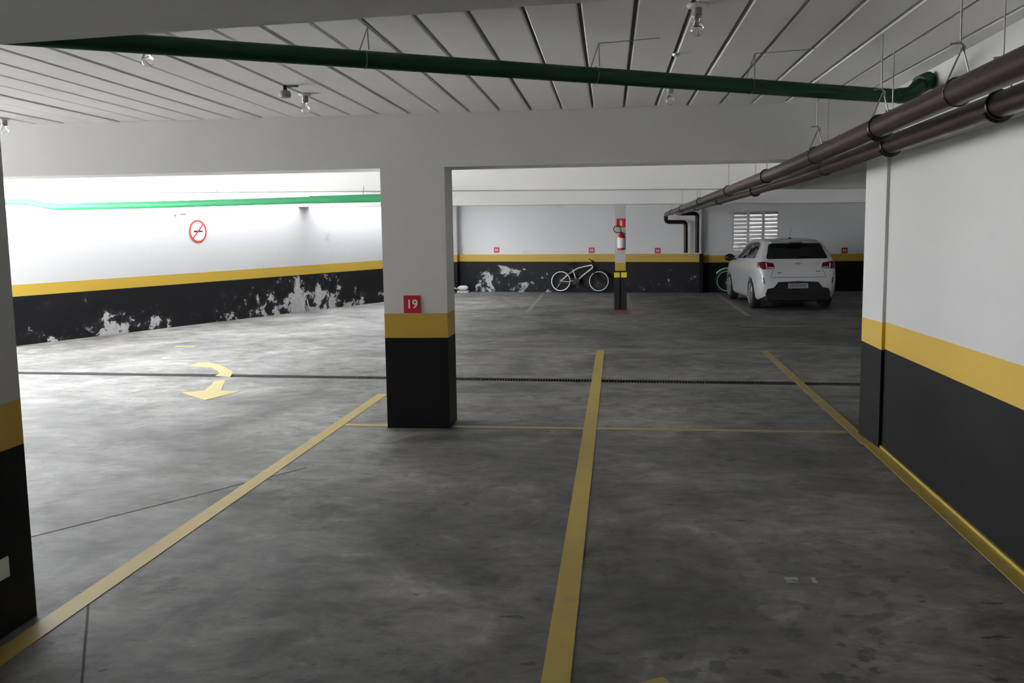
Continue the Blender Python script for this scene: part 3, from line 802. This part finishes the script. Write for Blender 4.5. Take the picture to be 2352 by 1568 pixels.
# ------------------------------------------------------------------ BICYCLES
def bicycle(frame_m, rim_m, label, fork_m=None, fender=None):
    """local x forward, z up, wheels on z=0; rear hub at x=0"""
    root = empty('bicycle'); tag(root, label, 'bicycle')
    R = .305; W = 1.035
    for name, hx in (('wheel', 0), ('wheel', W)):
        wh = empty(name); wh.parent = root; wh.location = (hx, 0, R)
        bm = N(); tube(bm, arc((0, 0, 0), R-.022, 0, 2*PI*(35/36), 35), .022, 8, closed=True); obj('tyre', bm, RUB, wh, smooth=True)
        bm = N(); tube(bm, arc((0, 0, 0), R-.052, 0, 2*PI*(35/36), 35), .012, 6, closed=True); obj('rim', bm, rim_m, wh, smooth=True)
        bm = N()
        for k in range(24):
            a = 2*PI*k/24; tube(bm, [(.015*math.cos(a+.8), .02*(-1)**k, .015*math.sin(a+.8)), ((R-.06)*math.cos(a), 0, (R-.06)*math.sin(a))], .0013, 3, caps=False)
        obj('spokes', bm, STEEL, wh)
        bm = N(); lathe(bm, [(.018, -.05), (.022, -.03), (.022, .03), (.018, .05)], axis='y', seg=12); obj('hub', bm, BLKP, wh, smooth=True)
    bb = (.435, 0, .30); st = (.325, 0, .62); sj = (.345, 0, .56); ht = (.84, 0, .735); hb_ = (.865, 0, .66)
    bm = N()
    tube(bm, [hb_, (.60, 0, .455), bb], [.024, .022, .020], 10)
    tube(bm, [ht, (.47, 0, .655), (.37, 0, .60), sj], [.019, .018, .017, .015], 10)
    tube(bm, [bb, sj, st], .016, 10)
    tube(bm, [ht, hb_], .024, 10)
    for s in (-1, 1):
        tube(bm, [(.0, s*.06, R), (.17, s*.05, .46), (.335, s*.02, .575)], .010, 8)
        tube(bm, [(.0, s*.06, R), (.25, s*.055, .29), (.37, s*.03, .33), bb], .011, 8)
    obj('frame', bm, frame_m, root, smooth=True)
    bm = N()
    tube(bm, [(.835, 0, .76), (.865, 0, .66)], .018, 8)
    for s in (-1, 1): tube(bm, [(.87, s*.0, .65), (.885, s*.055, .61), (.96, s*.055, .44), (W, s*.055, R)], [.016, .017, .014, .012], 8)
    obj('fork', bm, fork_m or BLKP, root, smooth=True)
    bm = N(); tube(bm, [(.325, 0, .62), (.29, 0, .76)], .013, 8); obj('seat_post', bm, BLKP, root)
    bm = N()
    pr_ = [(-.14, .075), (-.10, .08), (-.03, .06), (.05, .03), (.13, .014)]
    v = [[bm.verts.new((.29+x, s*w_, .775+dz)) for x, w_ in pr_] for s, dz in ((-1, 0), (1, 0))]
    t_ = [bm.verts.new((.29+x, 0, .80)) for x, w_ in pr_]; b_ = [bm.verts.new((.29+x, 0, .755)) for x, w_ in pr_]
    for k in range(4):
        for s in (0, 1):
            bm.faces.new((v[s][k], v[s][k+1], t_[k+1], t_[k])); bm.faces.new((v[s][k], b_[k], b_[k+1], v[s][k+1]))
    for k in (0, 4): bm.faces.new((v[0][k], t_[k], v[1][k], b_[k]))
    obj('saddle', bm, BLKP, root, smooth=True)
    bm = N()
    tube(bm, [(.83, 0, .755), (.80, 0, .80), (.87, 0, .83)], .014, 8)
    tube(bm, [(.82, -.30, .87), (.86, -.12, .84), (.87, 0, .83), (.86, .12, .84), (.82, .30, .87)], .013, 8)
    for s in (-1, 1): tube(bm, [(.84, s*.2, .855), (.93, s*.19, .84)], .006, 6)
    obj('handlebar', bm, BLKP, root, smooth=True)
    cr = empty('crankset', bb); cr.parent = root
    bm = N(); lathe(bm, [(.085, -.045), (.085, -.041), (.03, -.035)], axis='y', seg=24); obj('chainring', bm, GRATE, cr)
    for q in (1, -1):
        bm = N(); tube(bm, [(0, -.05*q, 0), (.06*q, -.07*q, -.155*q)], .010, 6); obj('crank_arm', bm, BLKP, cr)
        bm = N(); box(bm, (.06*q-.045, min(-.16*q, -.062*q), -.155*q-.01), (.06*q+.045, max(-.16*q, -.062*q), -.155*q+.01)); obj('pedal', bm, BLKP, cr)
    bm = N(); tube(bm, [(.0, -.045, R+.035), (.435, -.045, .385)], .004, 5); tube(bm, [(.0, -.045, R-.035), (.435, -.045, .215)], .004, 5); obj('chain', bm, STEEL, root)
    if fender:
        bm = N()
        tube(bm, arc((W, 0, R), R+.02, PI*.20, PI*.95, 16), .022, 6); obj('mudguard', bm, fender, root, smooth=True)
    return root
bk = bicycle(BIKEW, STEEL, 'cream framed bicycle leaning against the back wall')
bk.location = (-1.31, 24.78, 0); bk.rotation_euler = (math.radians(-7), 0, -.185)
bk2 = bicycle(LIME, LIMER, 'lime green bicycle hidden behind the parked white car', fork_m=LIME, fender=LIMER)
bk2.location = (4.03, 24.18, 0); bk2.rotation_euler = (math.radians(6), 0, PI+.02)

# white bag on a board by the far corner, dark case behind it
wb = empty('plastic_bag', (-4.02, 25.02, .06)); tag(wb, 'small white plastic bag lying on a pale board in the far corner', 'bag')
bm = N(); bmesh.ops.create_uvsphere(bm, u_segments=24, v_segments=14, radius=1)
for v in bm.verts:
    x, y, z = v.co
    sx = .16; tap = 1-.55*max(0, -x-.2)
    v.co = Vector((x*sx+.02, y*.12*tap, .072+z*.072*tap + .012*noise.noise(Vector((x*3, y*3, z*3)))))
    if z > .55: v.co.z = min(v.co.z, .135)
obj('bag_body', bm, BAG, wb, smooth=True)
bm = N(); tube(bm, [(-.13, 0, .05), (-.17, 0, .05), (-.21, .01, .07)], [.022, .012, .026], 8); obj('knot', bm, BAG, wb, smooth=True)
bm = N(); box(bm, (-4.14, 24.92, 0), (-3.84, 25.14, .055)); box(bm, (-4.15, 24.91, .055), (-3.83, 25.15, .06))
tag(obj('board', bm, BOARD, bevel=.004), 'pale flat board on the floor under the white bag', 'board')
# ------------------------------------------------------------------ CAR
def make_car():
    root = empty('car'); tag(root, 'white hatchback parked facing the back wall under the louvred opening', 'car')
    def lerp(tab, x):
        for (a, fa), (b, fb) in zip(tab, tab[1:]):
            if x <= b: 
                t = (x-a)/(b-a) if b > a else 0; t = max(0, min(1, t)); return fa+(fb-fa)*t
        return tab[-1][1]
    ZT = [(0, .66), (.03, .86), (.07, .955), (.12, 1.02), (.22, 1.15), (.36, 1.32), (.46, 1.405), (.60, 1.435), (.9, 1.465), (1.5, 1.475), (2.0, 1.455), (2.4, 1.38), (2.8, 1.18), (3.15, 1.0), (3.5, .93), (3.8, .84), (4.0, .73), (4.10, .62), (4.16, .50)]
    ZB = [(0, .33), (.10, .26), (.4, .20), (3.7, .18), (4.0, .22), (4.16, .30)]
    PW = [(0, .80), (.03, .875), (.08, .93), (.16, .965), (.30, .985), (.6, 1.0), (3.2, 1.0), (3.6, .985), (3.85, .93), (4.0, .86), (4.10, .76), (4.16, .62)]
    BL = [(0, .93), (.3, 1.0), (1.0, .985), (3.2, .93), (4.16, .80)]
    ys = [0, .012, .03, .05, .07, .09, .12, .16, .22, .29, .36, .41, .46, .52, .60, .75, .9, 1.2, 1.5, 1.75, 2.0, 2.2, 2.4, 2.6, 2.8, 2.98, 3.15, 3.3, 3.5, 3.65, 3.8, 3.9, 4.0, 4.05, 4.10, 4.135, 4.16]
    HALF = .83
    rings = []
    bm = N()
    for y in ys:
        zt, zb, pw, bl = lerp(ZT, y), lerp(ZB, y), lerp(PW, y)*HALF, lerp(BL, y)
        zs = min(bl, zt-.05)
        g = max(0, min(1, (zt-zs)/.44))
        rw = (.93*(1-g)+.70*g)            # roof edge width factor
        prof = [(0, zb), (.5*pw, zb), (.90*pw, zb), (.955*pw, zb+.05), (.985*pw, min(.40, zs-.08)), (1.0*pw, min(.58, zs-.05)), (.995*pw, min(.74, zs-.03)), (.975*pw, min(.90, zs-.012)), (.955*pw, zs)]
        h = zt-zs
        for k, f_ in ((.25, .22), (.55, .52), (.80, .80)):
            prof.append(((.955+(rw-.955)*f_)*pw-.0, zs+h*k*.94))
        prof += [((rw-.02)*pw, zs+h*.90), ((rw-.09)*pw, zs+h*.965), (.42*pw, zt-.006*(1+g)), (0, zt)]
        ring = [bm.verts.new((x, y, z)) for x, z in prof] + [bm.verts.new((-x, y, z)) for x, z in prof[1:-1][::-1]]
        rings.append(ring)
    n = len(rings[0])
    for A, B in zip(rings, rings[1:]):
        for k in range(n): bm.faces.new((A[k], A[(k+1) % n], B[(k+1) % n], B[k]))
    bm.faces.new(rings[0][::-1]); bm.faces.new(rings[-1])
    bmesh.ops.recalc_face_normals(bm, faces=bm.faces[:])
    bvh = BVHTree.FromBMesh(bm)
    for f in bm.faces: f.smooth = True
    # wheel wells
    me = bpy.data.meshes.new('body'); bm.to_mesh(me); bm.free()
    body = bpy.data.objects.new('body', me); col.objects.link(body)
    cb = N()
    for wy in (.76, 3.31):
        for s in (-1, 1):
            a, b = sorted((s*.56, s*1.0)); lathe(cb, [(.355, a), (.355, b)], (0, wy, .315), axis='x', seg=32)
    bmesh.ops.recalc_face_normals(cb, faces=cb.faces[:])
    cm = bpy.data.meshes.new('cut'); cb.to_mesh(cm); cb.free(); cutter = bpy.data.objects.new('cut', cm); col.objects.link(cutter)
    md = body.modifiers.new('b', 'BOOLEAN'); md.object = cutter; md.operation = 'DIFFERENCE'; md.solver = 'EXACT'
    bpy.context.view_layer.update()
    me2 = bpy.data.meshes.new_from_object(body.evaluated_get(bpy.context.evaluated_depsgraph_get()))
    body.modifiers.clear(); body.data = me2; me2.materials.clear(); me2.materials.append(CARW)
    bpy.data.objects.remove(cutter)
    try: me2.set_sharp_from_angle(angle=math.radians(32))
    except Exception: pass
    body.name = 'body'; body.parent = root

    def patch(name, poly, mode, m, off=.004, thick=.004, side=1, parent=root, cuts=3):
        """polygon laid on the bodywork: mode 'rear' takes (x, z), 'side' takes (y, z), 'top' takes (x, y)"""
        pb = N()
        if mode == 'side': poly = poly[::1]
        vs = [pb.verts.new((p[0], p[1], 0)) for p in poly]; pb.faces.new(vs)
        bmesh.ops.triangulate(pb, faces=pb.faces[:])
        for _ in range(cuts):
            bmesh.ops.subdivide_edges(pb, edges=[e for e in pb.edges if e.calc_length() > .05], cuts=1, use_grid_fill=True)
        bmesh.ops.triangulate(pb, faces=pb.faces[:])
        for v in pb.verts:
            a, b = v.co.x, v.co.y
            if mode == 'rear': o_, d = Vector((a, -1, b)), Vector((0, 1, 0))
            elif mode == 'side': o_, d = Vector((side*2, a, b)), Vector((-side, 0, 0))
            elif mode == 'front': o_, d = Vector((a, 6, b)), Vector((0, -1, 0))
            else: o_, d = Vector((a, b, 3)), Vector((0, 0, -1))
            h, nrm, _, _ = bvh.ray_cast(o_, d)
            v.co = (h-d*off) if h is not None else (o_+d*1.0)
        ext = bmesh.ops.solidify(pb, geom=pb.faces[:], thickness=-thick) if False else None
        return obj(name, pb, m, parent, smooth=True)
    # rear window with rounded outline
    def rr(pts, r=.05, n=4):
        P_ = [Vector((*p, 0)) for p in pts]; out = []
        for i in range(len(P_)):
            a, b, c = P_[i-1], P_[i], P_[(i+1) % len(P_)]
            d1, d2 = (a-b), (c-b); q = min(r, d1.length*.45, d2.length*.45)
            A, B = b+d1.normalized()*q, b+d2.normalized()*q
            for k in range(n+1):
                t = k/n; p = (1-t)**2*A+2*t*(1-t)*b+t*t*B; out.append((p.x, p.y))
        return out
    patch('rear_window', rr([(-.64, 1.05), (.64, 1.05), (.585, 1.18), (.535, 1.36), (-.535, 1.36), (-.585, 1.18)], .06), 'rear', CARG, .006)
    for s in (-1, 1):
        patch('side_window', rr([(.62, 1.06), (1.50, 1.035), (1.50, 1.375), (1.0, 1.385), (.72, 1.33)], .05), 'side', CARG, .006, side=s)
        patch('side_window', rr([(1.56, 1.035), (2.62, 1.00), (2.50, 1.09), (2.15, 1.33), (1.56, 1.375)], .04), 'side', CARG, .006, side=s)
        # tail lamps: one lens on the tailgate, one round the corner
        tl = patch('tail_lamp', rr([(s*.47, .86), (s*.735, .845), (s*.765, .93), (s*.74, 1.005), (s*.50, .97)], .03), 'rear', LAMPR, .010)
        patch('lens_bar', rr([(s*.625, .86), (s*.645, .86), (s*.66, .97), (s*.64, .97)], .004), 'rear', LAMPW, .018, parent=tl)
        patch('lens_bar', rr([(s*.49, .872), (s*.61, .872), (s*.61, .888), (s*.49, .888)], .004), 'rear', LAMPW, .018, parent=tl)
        patch('tail_lamp', rr([(.05, .86), (.26, .90), (.30, .99), (.10, .99)], .03), 'side', LAMPR, .008, side=s)
        patch('reflector', rr([(s*.675, .55), (s*.70, .55), (s*.72, .68), (s*.695, .68)], .008), 'rear', BLKP, .008)
        bm = N(); lathe(bm, [(.014, -.012), (.016, 0), (.010, .004)], (s*.30, 0, .632), axis='y', seg=12)
        hit = bvh.ray_cast(Vector((s*.30, -1, .632)), Vector((0, 1, 0)))[0]
        for v in bm.verts: v.co.y += hit.y-.002
        obj('parking_sensor', bm, LAMPW, root, smooth=True)
        # side mirror
        bm = N(); bmesh.ops.create_uvsphere(bm, u_segments=16, v_segments=10, radius=1)
        for v in bm.verts: v.co = Vector((s*(.93+v.co.x*.12), 2.72+v.co.y*.07, 1.02+v.co.z*.085))
        box(bm, (min(s*.76, s*.86), 2.70, .965), (max(s*.76, s*.86), 2.75, .99))
        obj('side_mirror', bm, BLKP, root, smooth=True)
        # door seams and handle
        for yy in (.98, 1.53, 2.62):
            patch('door_seam', [(yy, .35), (yy+.008, .35), (yy+.008, .98), (yy, .98)], 'side', BLKP, .002, side=s, cuts=4)
        for yy in (1.08, 1.72): patch('door_handle', rr([(yy, .845), (yy+.16, .845), (yy+.16, .87), (yy, .87)], .01), 'side', CARW, .018, side=s, cuts=1)
        patch('head_lamp', rr([(s*.45, .66), (s*.70, .66), (s*.70, .76), (s*.45, .74)], .03), 'front', LAMPW, .008)
    patch('windscreen', rr([(-.50, 2.32), (.50, 2.32), (.62, 3.02), (-.62, 3.02)], .05), 'top', CARG, .006)
    # black lower bumper
    patch('diffuser', [(-.665, .335), (-.60, .335), (0, .335), (.60, .335), (.665, .335), (.62, .45), (.50, .47), (.40, .585), (0, .60), (-.40, .585), (-.50, .47), (-.62, .45)], 'rear', BLKP, .006, cuts=4)
    bm = N(); box(bm, (-.655, -.004, .20), (.655, .5, .352)); obj('under_bumper', bm, BLKP, root, bevel=.02)
    # tailgate shut line
    patch('tailgate_seam', [(-.56, .675), (.56, .675), (.56, .683), (-.56, .683)], 'rear', BLKP, .003, cuts=4)
    for s in (-1, 1): patch('tailgate_seam', [(s*.565, .683), (s*.573, .683), (s*.50, .84), (s*.492, .84)], 'rear', BLKP, .003, cuts=3)
    # number plate
    pl_y = -.018
    bm = N(); box(bm, (-.20, pl_y, .455), (.20, pl_y+.02, .585)); pl = obj('number_plate', bm, PLATE, root, bevel=.004)
    bm = N(); box(bm, (-.20, pl_y-.002, .555), (.20, pl_y, .585)); obj('plate_header', bm, BLUEP, pl)
    bm = N()
    for k, xx in enumerate((-.155, -.105, -.055, -.005, .045, .095, .145)): 
        box(bm, (xx-.015, pl_y-.002, .472), (xx-.004, pl_y, .542)); box(bm, (xx+.006, pl_y-.002, .472), (xx+.013, pl_y, .542))
    obj('plate_characters', bm, BLKP, pl)
    # emblem: silver bow shape
    h = bvh.ray_cast(Vector((0, -1, .955)), Vector((0, 1, 0)))[0]
    bm = N()
    pts = [(-.065, -.010), (-.022, -.013), (-.02, -.022), (.022, -.022), (.024, -.013), (.065, -.008), (.06, .012), (.022, .013), (.02, .022), (-.02, .022), (-.022, .013), (-.06, .012)]
    fa = [bm.verts.new((x, h.y-.014, .955+z)) for x, z in pts]; fb_ = [bm.verts.new((x, h.y+.004, .955+z)) for x, z in pts]
    bm.faces.new(fa); bm.faces.new(fb_[::-1])
    for k in range(12): bm.faces.new((fa[k], fb_[k], fb_[(k+1) % 12], fa[(k+1) % 12]))
    obj('emblem', bm, BULBM, root)
    patch('chrome_script', rr([(.33, .945), (.45, .945), (.45, .958), (.33, .958)], .003), 'rear', STEEL, .005)
    patch('chrome_script', rr([(-.42, .765), (-.34, .765), (-.34, .778), (-.42, .778)], .003), 'rear', BLKP, .005)
    patch('chrome_script', rr([(.36, .79), (.45, .79), (.45, .803), (.36, .803)], .003), 'rear', BLKP, .005)
    # roof spoiler, brake lamp, aerial
    bm = N()
    sec_ = [(.30, 1.375), (.27, 1.395), (.30, 1.412), (.50, 1.438), (.70, 1.452), (.55, 1.40), (.42, 1.375)]
    L_, M1, M2, R_ = [[bm.verts.new((x, y+abs(x)*.10, z-abs(x)**2*.075)) for y, z in sec_] for x in (-.50, -.2, .2, .50)]
    for A, B in ((L_, M1), (M1, M2), (M2, R_)):
        for k in range(7): bm.faces.new((A[k], A[(k+1) % 7], B[(k+1) % 7], B[k]))
    bm.faces.new(L_[::-1]); bm.faces.new(R_); obj('spoiler', bm, CARW, root, smooth=True)
    bm = N(); box(bm, (-.13, .285, 1.352), (.13, .34, 1.385)); obj('brake_lamp', bm, BLKP, root, bevel=.006)
    bm = N(); lathe(bm, [(.035, 0), (.028, .018), (.012, .03)], (0, .80, 1.452), seg=14); obj('aerial_base', bm, BLKP, root, smooth=True)
    bm = N(); tube(bm, [(0, .80, 1.47), (.0, .70, 1.70)], .0035, 5); obj('aerial', bm, BLKP, root)
    # wiper
    bm = N(); tube(bm, [(0, .118, 1.045), (.02, .15, 1.10), (.28, .165, 1.12)], .008, 6); obj('wiper', bm, BLKP, root)
    # wheels
    def wheel(s):
        w_ = empty('wheel'); w_.parent = root
        bm = N(); lathe(bm, [(.20, -.09), (.28, -.095), (.312, -.07), (.315, 0), (.312, .07), (.28, .095), (.20, .09)], axis='x', seg=36); obj('tyre', bm, RUB, w_, smooth=True)
        bm = N(); f_ = s*.088
        tube(bm, [(f_, .205*math.cos(a), .205*math.sin(a)) for a in [k*2*PI/32 for k in range(32)]], .012, 6, closed=True)
        lathe(bm, [(.045, f_-.02), (.045, f_+.004)], axis='x', seg=14)
        for k in range(5):
            for d in (-.10, .10):
                a = 2*PI*k/5+d*.6; b = 2*PI*k/5+d*2.1
                tube(bm, [(f_, .035*math.cos(a), .035*math.sin(a)), (f_-.004*s, .20*math.cos(b), .20*math.sin(b))], [.016, .013], 6)
        obj('rim', bm, ALLOY, w_, smooth=True)
        bm = N(); lathe(bm, [(.20, s*.05-.004), (.20, s*.05+.004)], axis='x', seg=24); obj('brake_disc', bm, BLKP, w_)
        return w_
    for wy in (.76, 3.31):
        for s in (-1, 1):
            w_ = wheel(s); w_.location = (s*.735, wy, .315)
    bm = N(); box(bm, (-.5, .3, .16), (.5, 3.9, .24)); obj('underbody', bm, BLKP, root)
    return root
car = make_car()
car.location = (3.70, 18.74, 0); car.scale = (.955, 1, .968); car.rotation_euler = (0, 0, math.radians(2.3))
